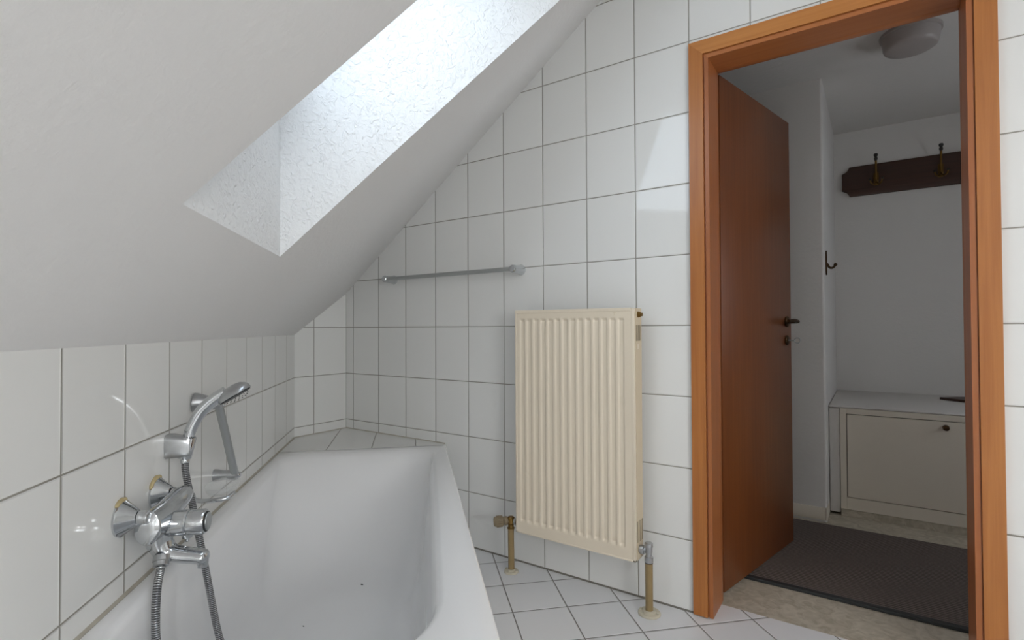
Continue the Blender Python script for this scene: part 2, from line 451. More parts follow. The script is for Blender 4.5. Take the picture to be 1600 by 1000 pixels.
# floor (diagonal tiles), runs into the doorway
FA = math.radians(-44.93); FX, FY, FT = -1.05888, 1.54251, .19968
def uvF(x, y):
    dx, dy = x-FX, y-FY
    return ((dx*math.cos(FA)-dy*math.sin(FA))/FT, (dx*math.sin(FA)+dy*math.cos(FA))/FT)
bm = BM()
fp = [(XC, D-LB), (PE.x, YR), (XR, YR), (XR, D), (.235, D), (.235, 2.008), (-.474, 2.008), (-.474, D), (XC, D)]
poly(bm, [(x, y, 0) for x, y in fp], [uvF(*p) for p in fp]); st(obj('floor', bm, m_floor, recalc=False))
# hall floor
HX0, HX1, HY1 = -1.35, 1.7, 4.15
bm = BM(); poly(bm, [(HX0, 2.008, 0), (HX1, 2.008, 0), (HX1, HY1, 0), (HX0, HY1, 0)]); st(obj('floor_hall', bm, m_lino, recalc=False))
# grey silicone joints
def strip(bm, p, q, s, nrm):
    """little triangular fillet from p to q"""
    p, q, nrm = Vector(p), Vector(q), Vector(nrm).normalized(); z = Vector((0, 0, 1))
    A = [p+z*s, p+nrm*s, p]; B = [q+z*s, q+nrm*s, q]
    va = [bm.verts.new(v) for v in A]; vb = [bm.verts.new(v) for v in B]
    for i in range(3): bm.faces.new((va[i], va[(i+1) % 3], vb[(i+1) % 3], vb[i]))
    bm.faces.new(va[::-1]); bm.faces.new(vb)
TZ = .455
bm = BM()
strip(bm, W(0, 0, TZ-.003), W(2.02, 0, TZ-.003), .0055, NC)
strip(bm, (XC, D-LB, TZ-.003), (XC, D, TZ-.003), .004, (1, 0, 0))
strip(bm, (XC, D, TZ-.003), (-1.685, D, TZ-.003), .004, (0, -1, 0))
st(obj('trim_1', bm, m_caulk))
bm = BM(); strip(bm, (-1.69, D, 0), (-.526, D, 0), .005, (0, -1, 0)); strip(bm, (.29, D, 0), (XR, D, 0), .005, (0, -1, 0))
st(obj('trim_2', bm, m_caulkd))

# roof window: reveal, frame, glass
win = struct('window_1', W((T0+T1)/2, N0, SZ+N0+HW))
bm = BM()
V = lambda t, n, z: W(t, n, z)
zl, zt = SZ+N0, SZ+N1
poly(bm, [V(T0,N0,zl), V(T1,N0,zl), V(T1,N0,zl+HW), V(T0,N0,zl+HW)])
poly(bm, [V(T0,N1,zt), V(T1,N1,zt), V(T1,N1-HW,zt), V(T0,N1-HW,zt)])
for t in (T0, T1): poly(bm, [V(t,N0,zl), V(t,N1,zt), V(t,N1-HW,zt), V(t,N0,zl+HW)])
obj('reveal', bm, m_shaft, win)
bm = BM()
def slab(bm, t0, t1, n0, n1, d0, d1):   # box lying parallel to the slope
    def fr(x, y, z): return W(x, y - z*.7071, SZ + HW + y + z*.7071)
    box(bm, fr, (t0, n0, d0), (t1, n1, d1), .004)
NA, NB_ = N0, N1-HW
for a in ((T0, T0+.045, NA, NB_), (T1-.045, T1, NA, NB_), (T0+.045, T1-.045, NA, NA+.035), (T0+.045, T1-.045, NB_-.035, NB_)):
    slab(bm, *a, -.02, .03)
obj('window_frame', bm, m_white_pl, win, smooth=40)
bm = BM(); slab(bm, T0+.04, T1-.04, NA+.03, NB_-.03, .004, .008); obj('pane', bm, m_glass, win)

w3 = struct('added_window_3', (XR, (SW[0]+SW[1])/2, SW[2]))  # unseen window added round the side fill light
for a, b in (((XR-.01, SW[0], SW[2]), (XR+.04, SW[0]+.05, SW[3])), ((XR-.01, SW[1]-.05, SW[2]), (XR+.04, SW[1], SW[3])),
             ((XR-.01, SW[0]+.05, SW[2]), (XR+.04, SW[1]-.05, SW[2]+.05)), ((XR-.01, SW[0]+.05, SW[3]-.05), (XR+.04, SW[1]-.05, SW[3]))):
    bm = BM(); box(bm, XYZ, a, b, .004); obj('window_frame', bm, m_white_pl, w3, smooth=40)
bm = BM(); box(bm, XYZ, (XR+.015, SW[0]+.04, SW[2]+.04), (XR+.02, SW[1]-.04, SW[3]-.04)); obj('pane', bm, m_glass, w3)
# added panel body for the ceiling fill light, out of view
cp = thing('added_fill_panel', 'long white panel added for fill light, unseen on the flat bathroom ceiling behind the camera', 'lamp', (FILL_XY[0], FILL_XY[1], CEIL))
bm = BM(); box(bm, XYZ, (FILL_XY[0]-.31, FILL_XY[1]-.61, CEIL-.035), (FILL_XY[0]+.31, FILL_XY[1]+.61, CEIL-.0005), .004); obj('panel_body', bm, m_white_pl, cp, smooth=30)

# hall shell
bm = BM()   # hall side of the door wall
for x0, x1, z0, z1 in ((HX0, OX0-.05, 0, CEIL), (OX1+.05, HX1, 0, CEIL), (OX0-.05, OX1+.05, OZ+.06, CEIL)):
    poly(bm, [(x0, YD, z0), (x1, YD, z0), (x1, YD, z1), (x0, YD, z1)])
st(obj('wall_hall_front', bm, m_hall, recalc=False))
PX, PY, BY = -.203, 3.138, 4.12
bm = BM()
r_ = .012
outl = [(HX0, PY)] + [(PX-r_+r_*math.sin(a), PY+r_-r_*math.cos(a)) for a in [i*math.pi/2/6 for i in range(7)]] + [(PX, BY)]
for (xa, ya), (xb, yb) in zip(outl, outl[1:]): poly(bm, [(xa, ya, 0), (xb, yb, 0), (xb, yb, CEIL), (xa, ya, CEIL)])
o = st(obj('wall_hall_left', bm, m_hall, recalc=False))
bm = BM(); poly(bm, [(PX, BY, 0), (HX1, BY, 0), (HX1, BY, CEIL), (PX, BY, CEIL)]); st(obj('wall_hall_back', bm, m_hall, recalc=False))
bm = BM(); poly(bm, [(HX0, YD, 0), (HX0, PY, 0), (HX0, PY, CEIL), (HX0, YD, CEIL)]); st(obj('wall_hall_end', bm, m_hall, recalc=False))
bm = BM()
WY0, WY1, WZ0, WZ1 = 2.40, 3.04, .9, 1.8
for y0, y1, z0, z1 in ((YD, WY0, 0, CEIL), (WY1, BY, 0, CEIL), (WY0, WY1, 0, WZ0), (WY0, WY1, WZ1, CEIL)):
    poly(bm, [(HX1, y0, z0), (HX1, y1, z0), (HX1, y1, z1), (HX1, y0, z1)])
st(obj('wall_hall_right', bm, m_hall, recalc=False))
bm = BM(); poly(bm, [(HX0, YD, CEIL), (HX1, YD, CEIL), (HX1, BY, CEIL), (HX0, BY, CEIL)]); st(obj('ceiling_hall', bm, m_hall, recalc=False))
w2 = struct('added_window_2', (HX1, (WY0+WY1)/2, WZ0))  # hall window added out of view to let light in from the right
bm = BM()
for a, b in (((HX1-.01, WY0, WZ0), (HX1+.05, WY0+.05, WZ1)), ((HX1-.01, WY1-.05, WZ0), (HX1+.05, WY1, WZ1)),
             ((HX1-.01, WY0+.05, WZ0), (HX1+.05, WY1-.05, WZ0+.05)), ((HX1-.01, WY0+.05, WZ1-.05), (HX1+.05, WY1-.05, WZ1))):
    box(bm, XYZ, a, b, .004)
obj('window_frame', bm, m_white_pl, w2, smooth=40)
bm = BM(); box(bm, XYZ, (HX1+.015, WY0+.04, WZ0+.04), (HX1+.02, WY1-.04, WZ1-.04)); obj('pane', bm, m_glass, w2)
# hall skirting
bm = BM(); box(bm, XYZ, (HX0, PY-.008, .012), (PX-.008, PY, .075), .003); box(bm, XYZ, (PX-.008, PY-.008, .012), (PX+.003, 3.29, .075), .003)
st(obj('baseboard_hall', bm, m_cup, smooth=40))

# ================================================================== DOOR
door = struct('door_1', (-.46, 2.03, 0))
# casing: mitred face boards with a groove and a lip
def mitre(bm, x0, x1, zt, w, y0, y1, bev, mi=0, only=None):
    """three boards round the opening; x0,x1 = inner edges, zt = inner top, w = width"""
    def board(pts):
        t = bmesh.new(); n = len(pts)
        A = [t.verts.new((x, y0, z)) for x, z in pts]; B = [t.verts.new((x, y1, z)) for x, z in pts]
        t.faces.new(A); t.faces.new(B[::-1])
        for i in range(n): t.faces.new((A[i], B[i], B[(i+1) % n], A[(i+1) % n]))
        if bev: bmesh.ops.bevel(t, geom=[e for e in t.edges if e.verts[0].co.y == e.verts[1].co.y == y0], offset=bev, segments=2, profile=.5, affect='EDGES')
        merge(bm, t, XYZ, mi)
    if only in (None, 'v', 'l'): board([(x0-w, .004), (x0, .004), (x0, zt), (x0-w, zt+w)])
    if only in (None, 'v', 'r'): board([(x1, .004), (x1+w, .004), (x1+w, zt+w), (x1, zt)])
    if only in (None, 'h'): board([(x0-w, zt+w), (x0, zt), (x1, zt), (x1+w, zt+w)])
ZI = 1.937
for nm, mt, on in (('casing_upright', m_casing, 'l'), ('casing_upright', m_casing, 'r'), ('casing_head', m_casingh, 'h')):
    bm = BM(); mitre(bm, -.479, .236, ZI+.018, .048, 1.880, 1.8945, .0025, only=on); obj(nm, bm, mt, door, smooth=30)
bm = BM()   # groove backing
mitre(bm, -.472, .230, ZI+.011, .010, 1.8885, 1.8945, 0)
obj('casing_groove', bm, m_jamb, door)
for on, xa, xb in (('l', -.4735, -.461), ('r', .220, .2325)):
    bm = BM(); mitre(bm, -.461, .220, ZI, .0125, 1.883, 1.9945, .002, only=on)
    box(bm, XYZ, (xa, 1.994, .004), (xb, 2.028, ZI+.0125), .001)
    obj('jamb', bm, m_jamb, door, smooth=30)
bm = BM(); mitre(bm, -.461, .220, ZI, .0125, 1.883, 1.9945, .002, only='h'); box(bm, XYZ, (-.461, 1.9945, ZI), (.220, 2.028, ZI+.0125), .001)
obj('jamb_head', bm, wood('jamb_veneer_across', srgb(170, 100, 52), srgb(184, 116, 64), axis=0), door, smooth=30)
bm = BM()   # hall side casing
mitre(bm, -.474, .2325, ZI+.0125, .055, 2.0305, 2.045, .002); obj('hall_casing', bm, m_jamb, door, smooth=30)
# door leaf, opened into the hall
HP = Vector((-.4655, 2.066, 0)); LA = Vector((.153, .682, 0)).normalized(); LN = Vector((LA.y, -LA.x, 0))
LW = .698
def fl(x, y, z): return HP + LA*x + LN*y + Vector((0, 0, z))    # x along leaf, y out of visible face
leaf_bm = BM(); box(leaf_bm, fl, (0, -.040, .016), (LW, 0, 1.951), .002)
leaf = obj('door_leaf', leaf_bm, m_door, door, smooth=30)
bm = BM()   # rebated edge strip beside the hinges
box(bm, fl, (-.018, -.040, .018), (-.001, -.016, 1.948), .002); obj('rebate_strip', bm, m_jamb, leaf, smooth=30)
for z in (.25, 1.72):
    bm = BM()
    cyl(bm, fl(-.026, -.046, z-.045), fl(-.026, -.046, z+.045), .0075, 16, .001)
    box(bm, fl, (-.026, -.044, z-.03), (0.0, -.0405, z+.03), .001)
    obj('hinge', bm, m_brass, leaf, smooth=40)
HZ = 1.025; HXL = LW-.058
bm = BM()
lathe(bm, fl(HXL, 0, HZ), LN, closed([(0, .024), (.006, .024), (.009, .020)]), 28)
cyl(bm, fl(HXL, .008, HZ), fl(HXL, .046, HZ), .009, 20, .001)
tube(bm, smooth_path([fl(HXL, .044, HZ), fl(HXL-.012, .052, HZ), fl(HXL-.06, .054, HZ+.004), fl(HXL-.115, .05, HZ+.002)], 6), .008, 16,
     radii=[.009 - .0025*i/18 for i in range(19)])
obj('handle', bm, m_brassd, leaf, smooth=40)
bm = BM()
lathe(bm, fl(HXL, 0, HZ-.085), LN, closed([(0, .022), (.005, .022), (.008, .018)]), 28)
kr = obj('key_rosette', bm, m_brassd, leaf, smooth=40)
bm = BM()
cyl(bm, fl(HXL, .008, HZ-.085), fl(HXL, .034, HZ-.085), .003, 12)
ring = [fl(HXL, .046+.012*math.cos(a), HZ-.085+.012*math.sin(a)) for a in [i*2*math.pi/20 for i in range(20)]]
tube(bm, ring + [ring[0]], .0025, 8, caps=False)
obj('key', bm, m_alu, kr, smooth=40)

# ================================================================== TILED DECK and BATHTUB
bm = BM()
dk = [W(0,0,TZ-.003), W(.318,0,TZ-.003), W(.318,.7385,TZ-.003), Vector((XC+.7315,D,TZ-.003)), Vector((XC,D,TZ-.003))]
def uvd(p):
    d = p-PC; return ((d.dot(NC))/.2, (d.dot(CV)+.932)/.25*0+.5)
poly(bm, dk, [uvd(p) for p in dk])
# front riser of the deck (below the corner where it meets the back wall)
poly(bm, [W(.318,.7385,0), Vector((XC+.7315,D,0)), Vector((XC+.7315,D,TZ-.003)), W(.318,.7385,TZ-.003)], [(.1,.2),(.1,.2),(.1,.7),(.1,.7)])
st(obj('tiled_deck', bm, m_deck, recalc=False))

tub = thing('bathtub', 'white enamelled built-in bathtub under the sloping ceiling', 'bathtub', W(1.17, .37, 0))
TA, TB_, NI0, NI1 = .319, 2.02, .004, .7395
def rrect(t0, t1, n0, n1, r00, r01, z, k=13):
    """rounded rectangle; r00 radius at the head end, r01 at the foot end"""
    P = []
    for (ct, cn, r, a0) in ((t1-r01, n1-r01, r01, 0), (t0+r00, n1-r00, r00, 90), (t0+r00, n0+r00, r00, 180), (t1-r01, n0+r01, r01, 270)):
        for i in range(k):
            a = math.radians(a0 + 90*i/(k-1)); P.append((ct + r*math.cos(a), cn + r*math.sin(a), z))
    return P
loops = []
def add(*a, taper=0.):
    loops.append([W(t, n - taper*.036*max(0, min(1.2, (t-.6)/1.15))*max(0, (n-.37)/.31), z) for t, n, z in rrect(*a)])
add(TA, TB_, NI0, NI1, .006, .006, TZ-.03)
add(TA, TB_, NI0, NI1, .006, .006, TZ-.006)
add(TA+.002, TB_-.002, NI0+.002, NI1-.002, .006, .006, TZ-.002)
add(TA+.006, TB_-.006, NI0+.006, NI1-.006, .008, .008, TZ)
add(.368, 1.945, .034, .690, .13, .22, TZ, taper=1)
add(.380, 1.938, .040, .683, .13, .215, TZ-.002, taper=1)
add(.396, 1.930, .048, .675, .13, .21, TZ-.008, taper=1)
add(.412, 1.922, .053, .668, .13, .21, TZ-.018, taper=1)
add(.450, 1.905, .058, .656, .16, .20, TZ-.06, taper=1)
add(.545, 1.870, .068, .644, .20, .19, TZ-.16, taper=1)
add(.640, 1.845, .082, .630, .23, .18, TZ-.27, taper=1)
add(.700, 1.825, .096, .614, .24, .17, TZ-.33, taper=1)
add(.760, 1.795, .120, .590, .22, .15, TZ-.37, taper=1)
add(.850, 1.740, .165, .545, .18, .13, TZ-.388, taper=1)
add(1.00, 1.60, .25, .46, .09, .09, TZ-.392, taper=1)
bm = BM(); R = [[bm.verts.new(p) for p in lp] for lp in loops]
for A, B in zip(R, R[1:]):
    for i in range(len(A)): bm.faces.new((A[i], A[(i+1) % len(A)], B[(i+1) % len(A)], B[i]))
bm.faces.new(R[-1])
obj('tub_shell', bm, m_enamel, tub, smooth=50)
bm = BM()
LW2 = lambda x, y, z: W(x, y, z)
box(bm, LW2, (TA, .712, 0.0), (TB_, .728, TZ-.03), .001)
box(bm, LW2, (TB_-.016, .004, 0.0), (TB_, .712, TZ-.03), .001)
obj('apron', bm, m_enamel, tub)
bm = BM()
lathe(bm, W(1.62, .355, TZ-.393), (0,0,1), closed([(0, .032), (.004, .032), (.006, .024), (.003, .018)]), 28)
obj('drain', bm, m_chrome, tub, smooth=40)

# ================================================================== RADIATOR
RX0, RX1, RY0, RY1, RZ0, RZ1 = -1.197, -.691, 1.770, 1.838, .180, 1.072
rad = thing('radiator', 'cream ribbed panel radiator mounted on the tiled wall beside the door', 'radiator', ((RX0+RX1)/2, RY1, RZ0))
# front panel: pressed channels
bm = BM()
NCH = 14; x_first, x_last = -1.163, -.742
xs = [RX0+.004]
chan = [x_first + (x_last-x_first)*i/(NCH-1) for i in range(NCH)]
hw = .0088
prof = []
def chan_h(x):
    d = min(abs(x-c) for c in chan)
    if d >= hw+.004: return 0
    if d <= hw-.003: return 1
    return .5+.5*math.cos(math.pi*(d-(hw-.003))/.007)
NXS = 14*16+20
xs = [RX0+.008 + (RX1-.012-(RX0+.008))*i/NXS for i in range(NXS+1)]
zb, zt_ = .228, 1.036
zsr = [RZ0+.006, RZ0+.03, zb-.012] + [zb-.010+.003*i for i in range(9)] + [zb+.03+i*(zt_-zb-.06)/10 for i in range(11)] + [zt_-.014+.0025*i for i in range(9)] + [zt_+.012, RZ1-.02, RZ1-.008]
def end_h(z):
    if z < zb-.010 or z > zt_+.006: return 0
    if z < zb+.012: q = (z-(zb-.010))/.022
    elif z > zt_-.012: q = ((zt_+.006)-z)/.018
    else: return 1
    return .5-.5*math.cos(math.pi*max(0, min(1, q)))
G = [[bm.verts.new((x, RY0 + .0036*chan_h(x)*end_h(z)*(1 + 1.1*math.exp(-((z-zb-.006)/.006)**2) + 1.1*math.exp(-((z-zt_+.006)/.006)**2)), z)) for x in xs] for z in zsr]
for j in range(len(zsr)-1):
    for i in range(len(xs)-1): bm.faces.new((G[j][i], G[j][i+1], G[j+1][i+1], G[j+1][i]))
obj('front_panel', bm, m_cream, rad, smooth=True)
bm = BM()   # body: frame round the panel, back, top grille and sides
box(bm, XYZ, (RX0, RY0-.001, RZ0), (RX0+.009, RY0+.012, RZ1-.004), .0015)
box(bm, XYZ, (RX1-.0125, RY0-.001, RZ0), (RX1-.001, RY0+.012, RZ1-.004), .0015)
box(bm, XYZ, (RX0, RY0-.001, RZ0), (RX1-.001, RY0+.012, RZ0+.007), .0015)
box(bm, XYZ, (RX0+.009, RY0+.008, RZ0+.006), (RX1-.009, RY1-.002, RZ1-.012), 0)
obj('panel_frame', bm, m_cream, rad, smooth=30)
bm = BM()
box(bm, XYZ, (RX0+.001, RY0-.002, RZ1-.012), (RX1-.012, RY0+.004, RZ1), .001)
box(bm, XYZ, (RX0+.001, RY1-.006, RZ1-.012), (RX1-.012, RY1, RZ1), .001)
for i in range(60):
    x = RX0+.004 + i*(RX1-RX0-.020)/59
    box(bm, XYZ, (x, RY0+.004, RZ1-.008), (x+.003, RY1-.006, RZ1-.002), 0)
obj('top_grille', bm, m_cream, rad)
for sx, nm in ((RX1, 1), (RX0, -1)):
    bm = BM()
    x0, x1 = (sx-.003, sx) if nm == 1 else (sx, sx+.003)
    slots = [(RZ1-.062-.056, RZ1-.062), (.242, .318)]
    ya, yb = RY0+.012, RY1
    edges = [RZ0+.002] + [v for s in sorted(slots) for v in s] + [RZ1-.002]
    for k in range(0, len(edges)-1, 2): box(bm, XYZ, (x0, ya, edges[k]), (x1, yb, edges[k+1]), 0)
    for s in slots:
        nb = 5; w = (yb-ya)/(2.4*nb+1); th = .001
        for q in range(nb+1): box(bm, XYZ, (sx-th if nm == 1 else sx, ya+2.4*q*w, s[0]), (sx if nm == 1 else sx+th, ya+(2.4*q+1)*w, s[1]), 0)
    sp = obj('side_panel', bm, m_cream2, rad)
    if nm == 1:
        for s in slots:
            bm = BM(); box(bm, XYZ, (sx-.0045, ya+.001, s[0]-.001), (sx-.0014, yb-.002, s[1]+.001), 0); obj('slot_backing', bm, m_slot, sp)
        bm = BM()
        lathe(bm, (sx, 1.806, RZ1-.024), (1, 0, 0), closed([(0, .0125), (.003, .0125), (.0035, .0105), (.009, .0105), (.010, .0075), (.016, .0075)]), 6)
        vt = obj('vent_valve', bm, m_brass, rad, smooth=30)
        bm = BM(); box(bm, XYZ, (sx+.0002, 1.795, .925), (sx+.0012, 1.812, .943), .0003); obj('clip', bm, m_cream, sp)
bm = BM()  # tiny pressed T mark
box(bm, XYZ, (-.772, RY0-.0006, 1.055), (-.760, RY0+.0003, 1.0565)); box(bm, XYZ, (-.7668, RY0-.0006, 1.046), (-.7652, RY0+.0003, 1.055))
obj('pressed_mark', bm, m_cream2, rad)
for x in (RX0+.09, RX1-.09):
    for z in (.30, .95):
        bm = BM(); box(bm, XYZ, (x-.015, RY1-.001, z-.03), (x+.015, D-.0005, z+.03), .002); obj('wall_bracket', bm, m_cream2, rad)

# pipes with rosettes
def pipe(x, y, ztop, r, label, rr, dx=0):
    t = thing('heating_pipe', label, 'pipe', (x, y, 0), 'radiator feed pipes')
    bm = BM(); tube(bm, smooth_path([Vector((x, y, .006)), Vector((x, y, ztop*.4)), Vector((x+dx, y, ztop*.75)), Vector((x+dx, y, ztop))], 6), r, 24)
    obj('pipe', bm, m_pipe, t, smooth=40)
    bm = BM(); lathe(bm, (x, y, .0005), (0,0,1), [(0, 0), (0, rr), (.004, rr), (.007, rr*.93), (.008, rr*.62), (.013, rr*.58), (.014, r+.001), (.006, r+.0003)], 32)
    ro = obj('rosette', bm, m_rosette, t, smooth=30)
    for a, b in (((x-rr*.78-.004, y-.005, .005), (x-rr*.78+.004, y+.005, .0125)), ((x+rr*.78-.004, y-.005, .005), (x+rr*.78+.004, y+.005, .0125)), ((x-.006, y-rr*.8, .005), (x+.006, y-rr*.62, .013))):
        bm = BM(); box(bm, XYZ, a, b, .001); obj('clip', bm, m_rosette, ro, smooth=40)
    return t
PY_ = 1.800
pipe(-1.236, PY_-.008, .178, .0128, 'ochre painted heating pipe under the thermostat knob at the left of the radiator', .030, dx=-.001)
pipe(-.657, PY_+.002, .180, .0133, 'ochre painted heating pipe under the chrome valve at the right of the radiator', .039)
# thermostat valve
tv = thing('thermostat_valve', 'beige thermostatic radiator valve with ribbed knob on left pipe', 'valve', (-1.236, PY_-.008, .21))
vb = Vector((-1.237, PY_-.008, .178))
bm = BM()
lathe(bm, vb, (0,0,1), closed([(0, .0150), (.004, .0150), (.005, .012), (.020, .012), (.024, .016), (.044, .016), (.049, .011)]), 24)
cyl(bm, vb+Vector((.006,.0,.034)), vb+Vector((.041,.0,.034)), .0105, 20, .001)
obj('valve_body', bm, m_brass, tv, smooth=35)
bm = BM(); lathe(bm, vb+Vector((.020,0,.034)), (1,0,0), closed([(0, .015), (.010, .015)]), 6); obj('union_nut', bm, m_alu, tv, smooth=20)
kd = Vector((-.86, -.62, -.10)).normalized(); kb = vb+Vector((0,0,.034))+kd*.010
bm = BM(); lathe(bm, kb, kd, closed([(0, .013), (.006, .0175), (.014, .0185), (.018, .0165)]), 28); obj('collar', bm, m_knobt, tv, smooth=35)
bm = BM()
lathe(bm, kb+kd*.019, kd, closed([(0, .0155), (.004, .0190), (.024, .0205), (.036, .0200), (.041, .0165), (.0405, .0150), (.0425, .013)]), 36)
kn = obj('knob', bm, m_knobt, tv, smooth=35)
bm = BM(); a_v, b_v, _ = frame(kd)
for i in range(16):
    q = i*2*math.pi/16; rd = a_v*math.cos(q)+b_v*math.sin(q)
    c0 = kb+kd*.024+rd*.0200; c1 = kb+kd*.050+rd*.0213
    tube(bm, [c0, c0*.5+c1*.5+rd*.0004, c1], .0022, 6)
obj('rib_ring', bm, m_knobt, kn, smooth=50)
# return valve (chrome)
rv = thing('return_valve', 'small chrome angle valve joining right pipe to the radiator', 'valve', (-.657, PY_+.002, .20))
b0 = Vector((-.657, PY_+.002, .180))
bm = BM()
lathe(bm, b0, (0,0,1), closed([(.0, .0145), (.004, .0155), (.018, .0150), (.021, .011), (.030, .0105), (.034, .0125), (.052, .0125), (.054, .0145), (.066, .0140), (.068, .011)]), 24)
obj('valve_body', bm, m_chrome_dull, rv, smooth=30)
bm = BM(); lathe(bm, b0+Vector((-.010,0,.038)), (-1,0,0), closed([(0, .010), (.006, .010), (.007, .0155), (.019, .0155), (.0195, .0125), (.0235, .0125)]), 12)
obj('union_nut', bm, m_chrome_dull, rv, smooth=25)
bm = BM(); lathe(bm, b0+Vector((0,0,-.0035)), (0,0,1), closed([(0, .0140), (.0035, .0140)]), 24); obj('seal_ring', bm, m_dark, rv, smooth=30)

# ================================================================== TOWEL RAIL
tr = thing('towel_rail', 'slim satin metal towel rail on the tiled wall above the tub deck', 'towel rail', (-1.64, D, 1.25))
zz = 1.251
bm = BM(); cyl(bm, (-2.030, D-.058, zz), (-1.248, D-.058, zz), .0098, 20); obj('bar', bm, m_alu, tr, smooth=40)
for x in (-2.030, -1.248):
    bm = BM()
    lathe(bm, (x, D-.0005, zz), (0,-1,0), closed([(0, .0225), (.004, .0235), (.012, .0215), (.040, .0175), (.062, .0175), (.069, .0165), (.074, .0125), (.0755, .006)]), 28)
    obj('bracket', bm, m_chrome, tr, smooth=35)

# ================================================================== MIXER TAP
tap = thing('bath_mixer_tap', 'chrome wall-mounted bath mixer with round knob and short spout', 'tap', W(1.534, 0, .60))
for t, z in ((1.609, .616), (1.459, .621)):
    bm = BM()
    lathe(bm, W(t, .0005, z), NC, closed([(0, .0365), (.004, .037), (.006, .0345), (.030, .0165), (.032, .0145), (.0325, .010)]), 36)
    es = obj('escutcheon', bm, m_chrome, tap, smooth=30)
    bm = BM(); cyl(bm, W(t, .030, z), W(t, .034, z), .0115, 20); obj('seal_ring', bm, m_dark, es, smooth=30)
    # sealant bead peeking out over the top of the flange
    bm = BM(); P = []
    a0, a1 = (68, 128) if t > 1.55 else (62, 150)
    for i in range(9):
        a = math.radians(a0 + (a1-a0)*i/8); P.append(W(t - .0375*math.cos(a), .003, z+.0375*math.sin(a)))
    tube(bm, P, .004, 8, radii=[.003, .0045, .004, .0052, .0045, .005, .004, .0045, .0025]); obj('sealant_bead', bm, m_sealant, es, smooth=60)
# body: two unions, cross body sagging to the cartridge, lower outlet block
for t, z in ((1.609, .616), (1.459, .621)):
    bm = BM(); cyl(bm, W(t, .033, z), W(t, .052, .615), .0135, 24, .001); obj('union', bm, m_chrome, tap, smooth=30)
bm = BM()
P = smooth_path([W(1.608,.046,.590), W(1.598,.046,.589), W(1.570,.046,.588), W(1.534,.047,.590), W(1.495,.050,.601), W(1.462,.056,.613), W(1.444,.057,.617)], 6)
nP = len(P)
def body_r(i):
    f = i/(nP-1)
    if f < .14: return .018 + .017*math.sin(f/.14*math.pi/2)
    return .035 - .0185*max(0, (f-.45)/.55)**1.2 - (.006 if i > nP-3 else 0)
tube(bm, P, .02, 32, radii=[body_r(i) for i in range(nP)], flat=[.72 + .38*max(0, (i/(nP-1)-.5)/.5) for i in range(nP)], up0=(0,0,1))
obj('tap_body', bm, m_chrome, tap, smooth=50)
bm = BM()
lathe(bm, W(1.534, .072, .574), NC, closed([(-.040, .0268), (-.004, .0272), (-.003, .0262), (-.001, .0262), (0, .0272), (.024, .0272), (.0262, .0258), (.0275, .0258), (.030, .0272), (.058, .0272), (.062, .0255), (.0635, .0220)]), 40)
kb_ = obj('temperature_knob', bm, m_chrome, tap, smooth=28)
bm = BM(); lathe(bm, W(1.534, .1345, .574), NC, closed([(0, .0222), (.002, .0222), (.0035, .0205)]), 32); ri = obj('cap_ring', bm, m_dark, kb_, smooth=30)
bm = BM(); lathe(bm, W(1.534, .1375, .574), NC, closed([(0, .0195), (.002, .019), (.0026, .016), (.002, .010)]), 32); obj('cap_disc', bm, m_alu, kb_, smooth=30)
# lower block and spout
bm = BM()
tube(bm, smooth_path([W(1.536,.036,.560), W(1.536,.044,.532), W(1.536,.058,.513), W(1.536,.085,.505), W(1.536,.118,.499), W(1.536,.139,.493)], 6), .02, 24,
     radii=[(.030 - .009*min(1, i/22))*(1 if i < 28 else (.93, .78, .5)[i-28]) for i in range(31)], flat=[1.0 - .24*min(1, i/16) for i in range(31)], up0=CV)
lathe(bm, W(1.536, .128, .497), (0,0,-1), closed([(0, .0125), (.014, .0120), (.015, .0105), (.022, .0105)]), 24)
obj('spout', bm, m_chrome, tap, smooth=40)
bm = BM(); lathe(bm, W(1.508, .086, .523), (0,0,1), closed([(0, .004), (.008, .004), (.009, .011), (.019, .0115), (.021, .009)]), 24); obj('diverter_knob', bm, m_chrome, tap, smooth=30)
bm = BM(); od = WD(.55, .12, -.75).normalized()
lathe(bm, W(1.556, .055, .513), od, closed([(0, .0165), (.012, .0165), (.013, .0150), (.021, .0150), (.022, .012)]), 24); obj('hose_outlet', bm, m_chrome_dull, tap, smooth=30)
oend = W(1.556, .055, .513) + od*.022

# ================================================================== SHOWER HOSE, HOLDER, HAND SHOWER
hs = [oend, oend+od*.010, W(1.608,.068,.470), W(1.624,.072,.420), W(1.625,.076,.352), W(1.612,.092,.25), W(1.575,.130,.160), W(1.51,.170,.125),
      W(1.45,.165,.150), W(1.424,.140,.205), W(1.418,.120,.268), W(1.418,.102,.366), W(1.418,.088,.444), W(1.414,.070,.53), W(1.404,.054,.59), W(1.398,.040,.648), W(1.396,.037,.684)]
hose = thing('shower_hose', 'ribbed metal shower hose looping from mixer into the tub', 'shower hose', W(1.52, .1, .12))
bm = BM(); pp = smooth_path(hs, 14); tube(bm, pp, .0080, 16); obj('hose', bm, m_hose, hose, smooth=60)
for q0, q1 in ((0, 6), (-5, -1)):
    bm = BM(); cyl(bm, pp[q0], pp[q1], .0098, 20, .001); obj('ferrule', bm, m_chrome, hose, smooth=30)

